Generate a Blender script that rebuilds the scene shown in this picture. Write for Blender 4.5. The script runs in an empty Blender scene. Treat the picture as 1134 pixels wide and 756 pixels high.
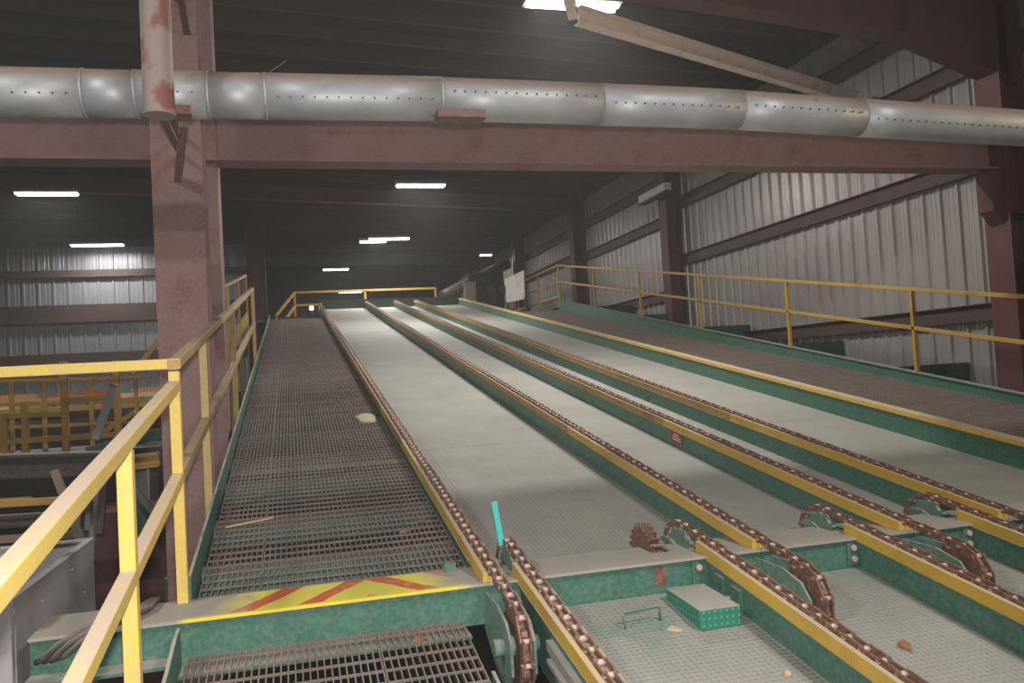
import bpy, math, random
from mathutils import Vector, Matrix
random.seed(7)
scene = bpy.context.scene
COL = scene.collection

# ------------------------------------------------------------------ camera
FPX = 915.3
YAW, PITCH, ROLL = math.radians(14.87), math.radians(2.18), math.radians(-3.25)
SL = math.radians(8.73); T = math.tan(SL); YB = 3.93          # slope of the chain deck, front edge of the cross beam
CAM = Vector((0, 0, 1.0))
def cam_axes():
    fwd = Vector((math.sin(YAW)*math.cos(PITCH), math.cos(YAW)*math.cos(PITCH), math.sin(PITCH)))
    right = Vector((math.cos(YAW), -math.sin(YAW), 0)); up = right.cross(fwd)
    c, s = math.cos(ROLL), math.sin(ROLL)
    return c*right + s*up, -s*right + c*up, -fwd
RX, UP, BK = cam_axes()
cd = bpy.data.cameras.new('camera'); cam = bpy.data.objects.new('camera', cd); COL.objects.link(cam)
cd.sensor_width = 36; cd.lens = FPX/1134*36; cd.clip_start = .05; cd.clip_end = 200
mw = Matrix((RX, UP, BK)).transposed().to_4x4(); mw.translation = CAM; cam.matrix_world = mw
scene.camera = cam

# ------------------------------------------------------------------ world, exposure, big lights
w = bpy.data.worlds.new('world'); scene.world = w; w.use_nodes = True
w.node_tree.nodes['Background'].inputs[0].default_value = (.9, .95, 1, 1)
w.node_tree.nodes['Background'].inputs[1].default_value = .012
# thin sawdust haze hanging in the whole hall
hz = w.node_tree.nodes.new('ShaderNodeVolumeScatter'); hz.inputs['Color'].default_value = (.93, .90, .87, 1)
hz.inputs['Density'].default_value = .0024; hz.inputs['Anisotropy'].default_value = .35
w.node_tree.links.new(hz.outputs[0], w.node_tree.nodes['World Output'].inputs['Volume'])
vs = scene.view_settings
vs.view_transform = 'Standard'; vs.look = 'None'; vs.gamma = 1; vs.use_curve_mapping = False
vs.exposure = 0.0
LAMP_W = 300.0
def area(name, loc, power, size, color=(1, 1, 1), rot=(0, 0, 0), sy=None):
    l = bpy.data.lights.new(name, 'AREA'); l.energy = power; l.color = color; l.size = size
    if sy: l.shape = 'RECTANGLE'; l.size_y = sy
    o = bpy.data.objects.new(name, l); o.location = loc; o.rotation_euler = rot; COL.objects.link(o); return o
# the photographer's flash, just above the lens, aimed ahead and a little to the left
fl = bpy.data.lights.new('camera_flash', 'SPOT'); fl.energy = 500; fl.spot_size = math.radians(125); fl.spot_blend = .8
fl.shadow_soft_size = .04; fl.color = (1, .97, .93)
flo = bpy.data.objects.new('camera_flash', fl); COL.objects.link(flo)
flo.location = CAM + UP*.13
flo.rotation_euler = (Vector((-.02, 1, .06))).to_track_quat('-Z', 'Y').to_euler()

# ------------------------------------------------------------------ pixel helpers (direction only; planes give the distance)
def ray(px, py): return RX*((px-567)/FPX) - UP*((py-378)/FPX) - BK
def at_y(px, py, y): d = ray(px, py); return CAM + d*(y/d.y)
def at_x(px, py, x): d = ray(px, py); return CAM + d*(x/d.x)
def zi(y, off=0.0): return off + T*(y-YB)

# ------------------------------------------------------------------ materials
def lin(c): return tuple((v/255/12.92) if v/255 <= .04045 else ((v/255+.055)/1.055)**2.4 for v in c)
class NT:
    def __init__(s, name):
        s.m = bpy.data.materials.new(name); s.m.use_nodes = True; s.t = s.m.node_tree
        s.b = s.t.nodes['Principled BSDF']
    def n(s, kind, **kw):
        nd = s.t.nodes.new(kind)
        for k, v in kw.items(): setattr(nd, k, v)
        return nd
    def link(s, a, b): s.t.links.new(a, b)
    def math(s, op, a, b=None):
        nd = s.n('ShaderNodeMath', operation=op)
        for i, v in enumerate((a, b)):
            if v is None: continue
            if isinstance(v, (int, float)): nd.inputs[i].default_value = v
            else: s.link(v, nd.inputs[i])
        return nd.outputs[0]
    def noise(s, scale, detail=4, rough=.6, vec=None, dist=0):
        nd = s.n('ShaderNodeTexNoise'); nd.inputs['Scale'].default_value = scale; nd.inputs['Detail'].default_value = detail
        nd.inputs['Roughness'].default_value = rough; nd.inputs['Distortion'].default_value = dist
        if vec is None: vec = s.pos()
        s.link(vec, nd.inputs['Vector']); return nd.outputs[0]
    def pos(s):
        if not hasattr(s, '_p'): s._p = s.n('ShaderNodeNewGeometry')
        return s._p.outputs['Position']
    def nrm(s): s.pos(); return s._p.outputs['Normal']
    def ramp(s, v, a, b):
        nd = s.n('ShaderNodeMapRange'); s.link(v, nd.inputs[0]); nd.inputs[1].default_value = a; nd.inputs[2].default_value = b
        return nd.outputs[0]
    def mix(s, f, a, b):
        nd = s.n('ShaderNodeMix', data_type='RGBA')
        if isinstance(f, (int, float)): nd.inputs[0].default_value = f
        else: s.link(f, nd.inputs[0])
        for i, v in ((6, a), (7, b)):
            if isinstance(v, tuple): nd.inputs[i].default_value = v[:3] + (1,)
            else: s.link(v, nd.inputs[i])
        return nd.outputs[2]
    def bump(s, h, strength=.3, dist=.01):
        nd = s.n('ShaderNodeBump'); nd.inputs['Strength'].default_value = strength; nd.inputs['Distance'].default_value = dist
        s.link(h, nd.inputs['Height']); s.link(nd.outputs[0], s.b.inputs['Normal'])
    def done(s, col, rough=.6, metal=0.0, spec=.4):
        if isinstance(col, tuple): s.b.inputs['Base Color'].default_value = col[:3] + (1,)
        else: s.link(col, s.b.inputs['Base Color'])
        if isinstance(rough, (int, float)): s.b.inputs['Roughness'].default_value = rough
        else: s.link(rough, s.b.inputs['Roughness'])
        s.b.inputs['Metallic'].default_value = metal; s.b.inputs['Specular IOR Level'].default_value = spec
        return s.m
DUST = lin((176, 168, 158))
def painted(name, rgb, dust=.75, rgb2=None, wear=.25, rough=.45, metal=0, dustcol=DUST, side=.12, streak=True):
    """paint with settled sawdust on faces that look up, faint dust and wear elsewhere"""
    s = NT(name); c = lin(rgb); c2 = lin(rgb2) if rgb2 else tuple(v*.6 for v in c)
    sep = s.n('ShaderNodeSeparateXYZ'); s.link(s.nrm(), sep.inputs[0])
    up = s.ramp(sep.outputs[2], .35, .9)
    n1 = s.noise(3.2, 6, .65); n2 = s.noise(38, 3, .6)
    base = s.mix(s.math('MULTIPLY', s.ramp(n1, .5, .72), wear), c, c2)
    d = s.math('MULTIPLY', up, s.math('MULTIPLY', s.ramp(n1, .2, .5), dust))
    d2 = s.math('MULTIPLY', s.ramp(n2, .4, .75), side)
    d = s.math('MAXIMUM', d, d2)
    col = s.mix(d, base, dustcol)
    r = s.math('ADD', s.math('MULTIPLY', d, .45), rough)
    s.bump(n2, .15, .004)
    return s.done(col, r, metal)
M = {}
M['green'] = painted('green_paint', (66, 115, 99), .92, (50, 92, 78), .6, side=.24)
M['green_clean'] = painted('green_paint_cleaner', (52, 104, 86), .6, (34, 84, 66), .6, side=.16)
M['green_dark'] = painted('dark_green_paint', (34, 74, 60), .5)
M['yellow'] = painted('yellow_paint', (212, 172, 62), .75, (180, 142, 56), .7, side=.2)
M['yellow_dull'] = painted('dusty_worn_yellow_paint', (176, 138, 58), .85, (128, 98, 58), .9, side=.4, dustcol=lin((150, 132, 108)))
M['yellow_rail'] = painted('yellow_railing_paint', (228, 196, 84), .95, (206, 172, 100), .7, side=.6, dustcol=lin((196, 176, 158)))
M['yellow_far'] = painted('worn_yellow_paint', (182, 142, 58), .5, (138, 104, 50), .8, side=.3, dustcol=lin((150, 130, 100)))
M['rail_tan'] = painted('dust_covered_yellow_paint', (186, 158, 96), .9, (160, 132, 88), .8, side=.5, dustcol=lin((158, 140, 118)))
M['maroon'] = painted('maroon_primer', (140, 106, 103), .7, (124, 70, 66), .9, .6, side=.5, dustcol=lin((158, 136, 130)))
M['maroon_dark'] = painted('dark_maroon_primer', (92, 54, 52), .4, (70, 40, 38), .8, .6, side=.15, dustcol=lin((120, 100, 92)))
M['girt'] = painted('dark_girt_primer', (76, 60, 57), .5, (58, 44, 42), .7, .55, side=.15, dustcol=lin((120, 104, 98)))
M['steel_dark'] = painted('dark_steel', (70, 62, 58), .5, (48, 42, 40), .7)
M['grate'] = painted('galvanised_grating', (112, 99, 91), .75, (78, 66, 58), .9, .6, side=.35, dustcol=lin((150, 138, 128)))
M['grey'] = painted('grey_painted_steel', (150, 146, 146), .7, (110, 104, 104), .5)
M['sheet'] = painted('grey_sheet_metal', (176, 172, 174), .3, (150, 142, 142), .9, .5, side=.2)
M['black'] = painted('black_rubber', (38, 36, 36), .35)
M['cable'] = painted('dusty_cable', (92, 82, 78), .5)
M['white'] = painted('off_white_paint', (232, 224, 214), .15, (180, 165, 150), .6)
M['housing'] = painted('white_lamp_housing', (205, 200, 195), .2)

def wall_mat(name, rgb):
    s = NT(name); n = s.noise(1.3, 5, .6)
    sc = s.n('ShaderNodeVectorMath', operation='MULTIPLY'); s.link(s.pos(), sc.inputs[0]); sc.inputs[1].default_value = (9, 9, .6)
    st = s.noise(1, 4, .6, sc.outputs[0])
    c = lin(rgb)
    col = s.mix(s.math('MULTIPLY', s.ramp(st, .45, .75), .35), c, tuple(v*.6 for v in c))
    col = s.mix(s.math('MULTIPLY', s.ramp(n, .5, .8), .3), col, lin((120, 105, 92)))
    return s.done(col, .34, .25, .5)
M['panel'] = wall_mat('ribbed_wall_panel', (160, 156, 152))
M['panel_back'] = wall_mat('ribbed_end_wall_panel', (150, 152, 156))
s = NT('dark_roof_deck'); M['roof'] = s.done(s.mix(s.noise(1.5), lin((36, 31, 29)), lin((26, 22, 21))), .8)
s = NT('dark_purlin'); M['purlin'] = s.done(s.mix(s.noise(2), lin((62, 51, 47)), lin((46, 38, 36))), .7)
s = NT('dirty_concrete'); M['concrete'] = s.done(s.mix(s.noise(1.2), lin((62, 56, 52)), lin((40, 36, 34))), .9)
s = NT('dark_far_wall'); M['farwall'] = s.done(s.mix(s.noise(.8), lin((58, 52, 46)), lin((38, 34, 32))), .9)

def deck_mat(name, worn):
    s = NT(name)
    sep = s.n('ShaderNodeSeparateXYZ'); s.link(s.pos(), sep.inputs[0])
    k = math.pi/.030
    u = s.math('MULTIPLY', s.math('ADD', sep.outputs[0], sep.outputs[1]), k)
    v = s.math('MULTIPLY', s.math('SUBTRACT', sep.outputs[0], sep.outputs[1]), k)
    h = s.math('MULTIPLY', s.math('SINE', u), s.math('SINE', v))
    h = s.math('MAXIMUM', h, 0.15)
    n1 = s.noise(1.6, 6, .62); n2 = s.noise(60, 2)
    dust = s.mix(s.ramp(n1, .35, .7), lin((160, 157, 149)), lin((145, 143, 136)))
    patch = s.math('MULTIPLY', s.ramp(s.noise(1.1, 4, .55, dist=.4), .58, .68), .6*worn)
    wear = s.math('MULTIPLY', s.ramp(h, .4, .9), .24)
    col = s.mix(s.math('MAXIMUM', patch, wear), dust, lin((70, 132, 112)))
    col = s.mix(s.math('MULTIPLY', s.ramp(n2, .5, .8), .25), col, lin((190, 186, 176)))
    sp = s.n('ShaderNodeSeparateXYZ'); s.link(s.nrm(), sp.inputs[0])
    col = s.mix(s.ramp(sp.outputs[2], .5, .2), col, lin((58, 118, 98)))
    s.bump(h, .6, .008)
    return s.done(col, .7, 0, .35)
M['deck'] = deck_mat('dusty_diamond_plate', 0); M['deck_worn'] = deck_mat('worn_diamond_plate', 1)
def step_mat():
    s = NT('green_diamond_plate')
    sep = s.n('ShaderNodeSeparateXYZ'); s.link(s.pos(), sep.inputs[0])
    k = math.pi/.03
    a = s.math('ADD', sep.outputs[0], sep.outputs[1])
    u = s.math('MULTIPLY', s.math('ADD', a, sep.outputs[2]), k); v = s.math('MULTIPLY', s.math('SUBTRACT', a, sep.outputs[2]), k)
    h = s.math('MAXIMUM', s.math('MULTIPLY', s.math('SINE', u), s.math('SINE', v)), .1)
    sp = s.n('ShaderNodeSeparateXYZ'); s.link(s.nrm(), sp.inputs[0])
    col = s.mix(s.math('MULTIPLY', s.ramp(h, .4, .9), .5), lin((52, 128, 106)), lin((120, 180, 160)))
    col = s.mix(s.math('MULTIPLY', s.ramp(sp.outputs[2], .4, .9), .85), col, DUST)
    s.bump(h, .6, .006); return s.done(col, .6)
M['step'] = step_mat()
def beam_mat():
    """green beam whose top carries faded red and yellow hazard stripes along one stretch"""
    s = NT('beam_top_paint')
    sep = s.n('ShaderNodeSeparateXYZ'); s.link(s.pos(), sep.inputs[0]); X, Y = sep.outputs[0], sep.outputs[1]
    n1 = s.noise(7, 6, .7); n2 = s.noise(3, 5, .6)
    ph = s.math('ADD', s.math('MULTIPLY', s.math('ABSOLUTE', s.math('SUBTRACT', X, .3)), 3.3), s.math('ADD', s.math('MULTIPLY', Y, 2.2), .45))
    ph = s.math('ADD', ph, s.math('MULTIPLY', n2, .25))
    fr = s.math('FRACT', ph)
    st = s.math('MULTIPLY', s.math('LESS_THAN', fr, .36), s.ramp(n1, .3, .45))
    haz = s.mix(st, lin((226, 214, 84)), lin((206, 96, 56)))
    zone = s.math('MULTIPLY', s.ramp(s.math('ADD', X, s.math('MULTIPLY', n2, .25)), -.27, -.08), s.ramp(s.math('ADD', X, s.math('MULTIPLY', n1, .35)), .92, .72))
    zone = s.math('MULTIPLY', zone, s.ramp(n1, .28, .42))
    edge = s.math('MULTIPLY', s.math('LESS_THAN', Y, YB+.022), s.math('MULTIPLY', s.ramp(X, -.55, -.5), s.ramp(X, .8, .7)))
    dust = s.mix(s.math('MULTIPLY', s.ramp(n2, .55, .75), .4), lin((168, 160, 150)), lin((110, 148, 132)))
    col = s.mix(zone, dust, haz); col = s.mix(edge, col, lin((236, 214, 70)))
    s.bump(n1, .15, .004); return s.done(col, .7)
M['beamtop'] = beam_mat()
def chain_mat():
    s = NT('rusty_chain'); n = s.noise(40, 4)
    s.bump(n, .3, .003); return s.done(s.mix(s.ramp(n, .35, .65), lin((112, 82, 70)), lin((152, 118, 102))), .6, .25)
M['rust'] = chain_mat()
s = NT('worn_steel_pin'); M['pin'] = s.done(lin((206, 180, 170)), .62, .15)
def pipe_mat():
    s = NT('galvanised_duct'); n = s.noise(5, 5, .65); n2 = s.noise(1.4, 4)
    sp = s.n('ShaderNodeSeparateXYZ'); s.link(s.nrm(), sp.inputs[0])
    d = s.math('MULTIPLY', s.ramp(sp.outputs[2], .22, .5), s.ramp(n2, .15, .4))
    col = s.mix(s.ramp(n, .3, .7), lin((206, 207, 210)), lin((184, 186, 190)))
    col = s.mix(d, col, lin((172, 152, 140)))
    col = s.mix(s.math('MULTIPLY', s.math('MULTIPLY', s.ramp(sp.outputs[2], .25, .5), s.ramp(s.noise(3.2, 5, .7), .60, .66)), .7), col, lin((92, 64, 50)))
    s.link(s.math('SUBTRACT', .4, s.math('MULTIPLY', d, .4)), s.b.inputs['Metallic'])
    s.bump(s.noise(6, 3), .08, .01)
    m = s.done(col, s.math('ADD', .5, s.math('MULTIPLY', d, .35)), .8)
    s.link(s.math('SUBTRACT', .4, s.math('MULTIPLY', d, .4)), s.b.inputs['Metallic']); return m
M['duct'] = pipe_mat()
def stub_mat():
    s = NT('pale_pipe_with_red_patches'); n = s.noise(3.5, 3, .5)
    return s.done(s.mix(s.ramp(n, .56, .62), lin((165, 148, 140)), lin((146, 92, 84))), .65)
M['stub'] = stub_mat()
def emit(name, col, strength):
    s = NT(name); s.b.inputs['Emission Color'].default_value = col+(1,); s.b.inputs['Emission Strength'].default_value = strength
    return s.done((.9, .9, .9), .5)
M['glow'] = emit('lit_lamp_lens', (1, .98, .94), 9.0)
M['glow_warm'] = emit('lit_warm_lamp', (1, .82, .5), 6.0)
def plain(name, rgb, rough=.7, metal=0): s = NT(name); n = s.noise(12, 3); c = lin(rgb); return s.done(s.mix(n, tuple(v*.8 for v in c), c), rough, metal)
M['teal'] = plain('turquoise_strap', (70, 205, 195), .4)
M['wood'] = plain('pale_wood', (214, 186, 150)); M['wood2'] = plain('tan_wood', (186, 142, 96)); M['wood3'] = plain('grey_wood', (140, 122, 104))
M['wood4'] = plain('reddish_wood', (182, 104, 72)); M['tealpaint'] = plain('teal_painted_wood', (84, 150, 128))
M['chip'] = plain('dry_bark_chip', (150, 110, 84)); M['sawdust'] = plain('sawdust', (190, 182, 156), .95)
M['red'] = plain('red_sign', (170, 52, 44), .5); M['signwhite'] = plain('sign_white', (225, 215, 205))
M['hub'] = painted('green_hub', (96, 136, 122), .7, side=.5); M['clear'] = plain('dark_machine', (48, 46, 46), .5, .3)

# ------------------------------------------------------------------ mesh builder
WL = {}
class MB:
    def __init__(s): s.v = []; s.f = []; s.mi = []; s.cur = 0; s.smooth = []
    def add(s, vs_, fs, sm=False):
        b = len(s.v); s.v += [tuple(p) for p in vs_]
        for f in fs: s.f.append(tuple(i+b for i in f)); s.mi.append(s.cur); s.smooth.append(sm)
        return s
    def hexa(s, p): return s.add(p, [(0,3,2,1),(4,5,6,7),(0,1,5,4),(1,2,6,5),(2,3,7,6),(3,0,4,7)])
    def box(s, x0, x1, y0, y1, z0, z1):
        return s.hexa([(x0,y0,z0),(x1,y0,z0),(x1,y1,z0),(x0,y1,z0),(x0,y0,z1),(x1,y0,z1),(x1,y1,z1),(x0,y1,z1)])
    def sbox(s, x0, x1, y0, y1, o0, o1):            # box sheared along the deck slope
        a, b = zi(y0), zi(y1)
        return s.hexa([(x0,y0,a+o0),(x1,y0,a+o0),(x1,y1,b+o0),(x0,y1,b+o0),(x0,y0,a+o1),(x1,y0,a+o1),(x1,y1,b+o1),(x0,y1,b+o1)])
    def bar(s, p, q, wd, ht, up=(0,0,1)):
        p, q = Vector(p), Vector(q); d = (q-p).normalized(); u = Vector(up)
        sd = d.cross(u)
        if sd.length < 1e-4: sd = d.cross(Vector((1,0,0)))
        sd.normalize(); u = sd.cross(d); a = sd*wd/2; b = u*ht/2
        return s.hexa([p-a-b, p+a-b, q+a-b, q-a-b, p-a+b, p+a+b, q+a+b, q-a+b])
    def cyl(s, p, q, r, n=16, r2=None, caps=True):
        p, q = Vector(p), Vector(q); d = (q-p).normalized(); a = d.orthogonal().normalized(); b = d.cross(a); r2 = r if r2 is None else r2
        vs_ = []
        for c, rr in ((p, r), (q, r2)):
            for i in range(n): t = 2*math.pi*i/n; vs_.append(c + a*rr*math.cos(t) + b*rr*math.sin(t))
        s.add(vs_, [(i, (i+1)%n, n+(i+1)%n, n+i) for i in range(n)], True)
        if caps:
            k = len(s.v)-2*n
            s.f.append(tuple(range(k+n-1, k-1, -1))); s.f.append(tuple(range(k+n, k+2*n))); s.mi += [s.cur]*2; s.smooth += [False]*2
        return s
    def tube(s, pts, r, n=10):
        pts = [Vector(p) for p in pts]; rings = []
        ref = Vector((.13, .21, .97))
        for i, p in enumerate(pts):
            d = (pts[min(i+1, len(pts)-1)] - pts[max(i-1, 0)]).normalized()
            a = d.cross(ref).normalized(); b = d.cross(a)
            rings.append([p + a*r*math.cos(2*math.pi*j/n) + b*r*math.sin(2*math.pi*j/n) for j in range(n)])
        vs_ = [v for rg in rings for v in rg]; fs = []
        for i in range(len(rings)-1):
            for j in range(n): fs.append((i*n+j, i*n+(j+1)%n, (i+1)*n+(j+1)%n, (i+1)*n+j))
        s.add(vs_, fs, True)
        k = len(s.v)-len(vs_); e = k+(len(rings)-1)*n
        s.f.append(tuple(range(k+n-1, k-1, -1))); s.f.append(tuple(range(e, e+n))); s.mi += [s.cur]*2; s.smooth += [False]*2
        return s
    def prism(s, poly, axis, a, b):                 # polygon in the other two axes, extruded from a to b along axis
        def mk(u, v, t): return {'x': (t, u, v), 'y': (u, t, v), 'z': (u, v, t)}[axis]
        n = len(poly); vs_ = [mk(u, v, a) for u, v in poly] + [mk(u, v, b) for u, v in poly]
        return s.add(vs_, [tuple(range(n)), tuple(range(2*n-1, n-1, -1))] + [(i, n+i, n+(i+1)%n, (i+1)%n) for i in range(n)])
    def mesh(s, name, mats, org):
        me = bpy.data.meshes.new(name)
        me.from_pydata([(x-org[0], y-org[1], z-org[2]) for x, y, z in s.v], [], s.f)
        for m in (mats if isinstance(mats, (list, tuple)) else [mats]): me.materials.append(M[m])
        me.polygons.foreach_set('material_index', s.mi); me.polygons.foreach_set('use_smooth', s.smooth)
        import bmesh
        bm = bmesh.new(); bm.from_mesh(me); bmesh.ops.recalc_face_normals(bm, faces=bm.faces); bm.to_mesh(me); bm.free()
        me.update(); return me
    def build(s, name, mats, parent=None, label=None, cat=None, group=None, kind=None, bevel=0):
        xs = [v[0] for v in s.v]; ys = [v[1] for v in s.v]; zs = [v[2] for v in s.v]
        org = Vector(((min(xs)+max(xs))/2, (min(ys)+max(ys))/2, min(zs)))
        o = bpy.data.objects.new(name, s.mesh(name, mats, org)); COL.objects.link(o)
        WL[o.name] = org
        if parent: o.parent = parent; o.location = org - WL[parent.name]
        else: o.location = org
        if bevel:
            b = o.modifiers.new('bevel', 'BEVEL'); b.width = bevel; b.segments = 2; b.limit_method = 'ANGLE'
        tag(o, label, cat, group, kind); return o
def tag(o, label=None, cat=None, group=None, kind=None):
    for k, v in (('label', label), ('category', cat), ('group', group), ('kind', kind)):
        if v: o[k] = v
def empty(name, loc, label, cat, group=None, kind=None):
    o = bpy.data.objects.new(name, None); o.location = loc; o.empty_display_size = .1; COL.objects.link(o)
    WL[o.name] = Vector(loc); tag(o, label, cat, group, kind); return o
def inst(name, me, loc, parent, rot=None):
    o = bpy.data.objects.new(name, me); COL.objects.link(o); o.parent = parent; o.location = Vector(loc)-WL[parent.name]
    if rot: o.rotation_euler = rot
    WL[o.name] = Vector(loc); return o

# ================================================================== THE BUILDING SHELL
XW = 8.40                    # inner face of the right wall panels
FLOOR = -3.4
MB().box(-14.2, 9, -3, 45, FLOOR-.2, FLOOR).build('floor', 'concrete', kind='structure')
MB().box(XW+.02, XW+.2, -3, 45, FLOOR, 6.3).build('wall_right_backing', 'farwall', kind='structure').name = 'wall_right'
wall_r = bpy.data.objects['wall_right']; WL['wall_right'] = Vector((XW+.11, 21, FLOOR))
wall_far = MB().box(-14.2, 9, 45, 45.2, FLOOR, 9).build('wall_far', 'farwall', kind='structure')
wall_l = MB().box(-14.2, -14, -3, 45, FLOOR, 9).build('wall_left', 'farwall', kind='structure')
wall_n = MB().box(-14.2, 9, -3.2, -3, FLOOR, 9).build('wall_near', 'farwall', kind='structure')

def panel_mesh(name, h, mat, depth=.034):
    """one metre-wide ribbed sheet: three tall ribs, low stiffening ribs between; runs along local y, ribs towards -x"""
    prof = []
    for k in range(3):
        y = k*.305
        prof += [(y, 0), (y+.045, 0), (y+.062, depth), (y+.092, depth), (y+.109, 0), (y+.165, 0), (y+.172, .006), (y+.190, .006), (y+.197, 0), (y+.245, 0), (y+.252, .006), (y+.270, .006), (y+.277, 0)]
    prof.append((.915, 0))
    m = MB(); n = len(prof); vs_ = []
    for z in (0, h):
        for y, d in prof: vs_.append((-d, y, z))
    m.add(vs_, [(i, i+1, n+i+1, n+i) for i in range(n-1)])
    return m.mesh(name, mat, (0, 0, 0))
pm = panel_mesh('wall_panel', 9.3, 'panel')
for i in range(39):
    inst('wall_panel', pm, (XW, -2+i*.915, FLOOR+.02), wall_r)
# end wall seen at the left, panels facing the camera
YE = 28.5
wb = MB().box(-14, -1.0, YE+.06, YE+.2, FLOOR, 7.2).build('wall_back', 'farwall', kind='structure')
pmb = panel_mesh('end_wall_panel', 5.05, 'panel_back', .045)
for i in range(10):
    o = inst('wall_panel', pmb, (-1.05-i*1.28, YE+.04, .9), wb, (0, 0, math.pi/2)); o.scale = (1, 1.4, 1)
    o.location.x += 0
def girt(parent, p, q, hgt=.2):
    m = MB(); p, q = Vector(p), Vector(q)
    m.bar(p, q, .012, hgt)
    d = (q-p).normalized(); sd = d.cross(Vector((0, 0, 1)))
    m.bar(p+sd*-.03+Vector((0, 0, hgt/2)), q+sd*-.03+Vector((0, 0, hgt/2)), .075, .012)
    m.bar(p+sd*.03-Vector((0, 0, hgt/2)), q+sd*.03-Vector((0, 0, hgt/2)), .075, .012)
    return m.build('girt', 'girt', parent)
FR = [7.75, 16.5, 22.6, 29.0]            # frame lines along the right wall
xg = XW-.11
for z, a, b in ((1.42, -2, 7.75), (3.25, -2, 7.75), (4.5, -2, 7.75), (1.42, 7.75, 16.5), (3.25, 7.75, 16.5), (4.5, 7.75, 16.5), (5.3, 7.75, 16.5), (2.55, 16.5, 22.6), (4.24, 16.5, 22.6), (5.14, 16.5, 22.6),
                (2.9, 22.6, 29), (4.35, 22.6, 29), (5.14, 22.6, 29), (4.3, 29, 40)):
    girt(wall_r, (xg, a+.1, z), (xg, b-.1, z))
for z, hgt in ((5.02, .3), (1.95, .45)):
    pass
for py, hgt in ((303, .22), (347, .55), (396, .3)):
    z = at_y(100, py, YE).z; girt(wb, (-14, YE-.10, z), (-1.1, YE-.10, z), hgt)
girt(wb, (-14, YE-.10, 5.85), (-1.1, YE-.10, 5.85), .25)

# roof: rising from the right eave to the left, ribbed deck on joists that run across
def roof_z(x): return 6.15 + (8.4-x)*.045
m = MB()
m.prism([(9, roof_z(9)), (-14.2, roof_z(-14.2)), (-14.2, roof_z(-14.2)+.15), (9, roof_z(9)+.15)], 'y', -3, 45)
ceil = m.build('ceiling', 'roof', kind='structure')
for i in range(50):
    y = 2+i*.83
    MB().bar((8.3, y, roof_z(8.3)-.1), (-13.9, y, roof_z(-13.9)-.1), .07, .18).build('joist', 'purlin', ceil)

# ------------------------------------------------------------------ steel frame
def hcol(name, x0, x1, y, b, z0, z1, mat, label, group=None, tf=.02):
    r = empty(name, ((x0+x1)/2, y, z0), label, 'column', group)
    MB().box(x0, x0+tf, y-b/2, y+b/2, z0, z1).build('flange', mat, r)
    MB().box(x1-tf, x1, y-b/2, y+b/2, z0, z1).build('flange', mat, r)
    MB().box(x0+tf, x1-tf, y-.01, y+.01, z0, z1).build('web', mat, r)
    return r
XI = 7.95
labs = ['big dark maroon wall column at the right edge of the picture', 'maroon wall column with the small unlit lamp beside it', 'maroon wall column left of the one with the small lamp', 'farthest maroon wall column behind the white board']
for y, lb in zip(FR, labs):
    c = hcol('steel_column', XI, XW-.1, y, .36, FLOOR, roof_z(XW)-.02, 'maroon_dark', lb, 'columns along the right wall')
    if y == FR[0]:
        MB().prism([(XI-.14, 2.55), (XI-.14, 3.02), (XI, 3.02), (XI, 2.38)], 'y', y-.1, y+.1).build('knee_bracket', 'maroon_dark', c)
        for zz in (1.15, 2.5): MB().box(XI+.02, XW-.12, y-.17, y-.01, zz, zz+.015).build('stiffener', 'maroon_dark', c)
# column at the left, front one boxed, another right behind it
r = empty('steel_column', (-.78, 6.78, FLOOR), 'broad pinkish maroon column at the left behind the yellow railing corner', 'column')
MB().box(-.965, -.605, 6.6, 6.625, FLOOR, 7.0).build('flange', 'maroon', r)
MB().box(-.965, -.605, 6.94, 6.965, FLOOR, 7.0).build('flange', 'maroon', r)
MB().box(-.795, -.775, 6.625, 6.94, FLOOR, 7.0).build('web', 'maroon', r)
r = empty('steel_column', (-.75, 7.9, FLOOR), 'maroon column standing close behind the broad pinkish column', 'column')
MB().box(-.92, -.585, 7.76, 8.1, FLOOR, 7.0).build('shaft', 'maroon', r)
# cross beam
r = empty('roof_beam', (3.5, 7.8, 3.0), 'long maroon steel beam crossing the hall behind the silver duct', 'beam')
zb = 3.03
MB().box(-9, 7.94, 7.66, 7.94, zb, zb+.022).build('bottom_flange', 'maroon', r)
MB().box(-9, 7.94, 7.79, 7.81, zb+.022, zb+.60).build('web', 'maroon', r)
MB().box(-9, 7.94, 7.66, 7.94, zb+.60, zb+.622).build('top_flange', 'maroon', r)
# rafters (tapered towards the right wall)
def rafter(y, label, dz=0):
    pts = [(-13.9, 6.15), (4.03, 4.79), (5.31, 4.68), (6.80, 4.54), (8.38, 4.0)] if not dz else [(-13.9, 5.75), (5.6, 4.95), (8.28, 4.75)]
    pts = [(x, z+dz) for x, z in pts]
    r = empty('roof_rafter', (4, y, 4.0+dz), label, 'rafter', 'tapered roof rafters')
    poly = pts + [(8.38, roof_z(8.38)-.2), (-13.9, roof_z(-13.9)-.2)]
    MB().prism(poly, 'y', y-.01, y+.01).build('web', 'maroon_dark', r)
    for a, b in zip(pts[:-1], pts[1:]):
        MB().bar((a[0], y, a[1]), (b[0], y, b[1]), .26, .025).build('bottom_flange', 'maroon_dark', r)
    if not dz: MB().bar((6.80, y-.06, 4.54+dz), (7.0, y-.06, 5.9), .1, .02, (1, 0, 0)).build('stiffener', 'maroon_dark', r)
    return r
rafter(7.75, 'deep maroon rafter at the top right corner')
rafter(16.5, 'dark rafter above the second light from the camera', .75)
rafter(22.6, 'dark rafter farther back under the roof', .75)
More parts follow.
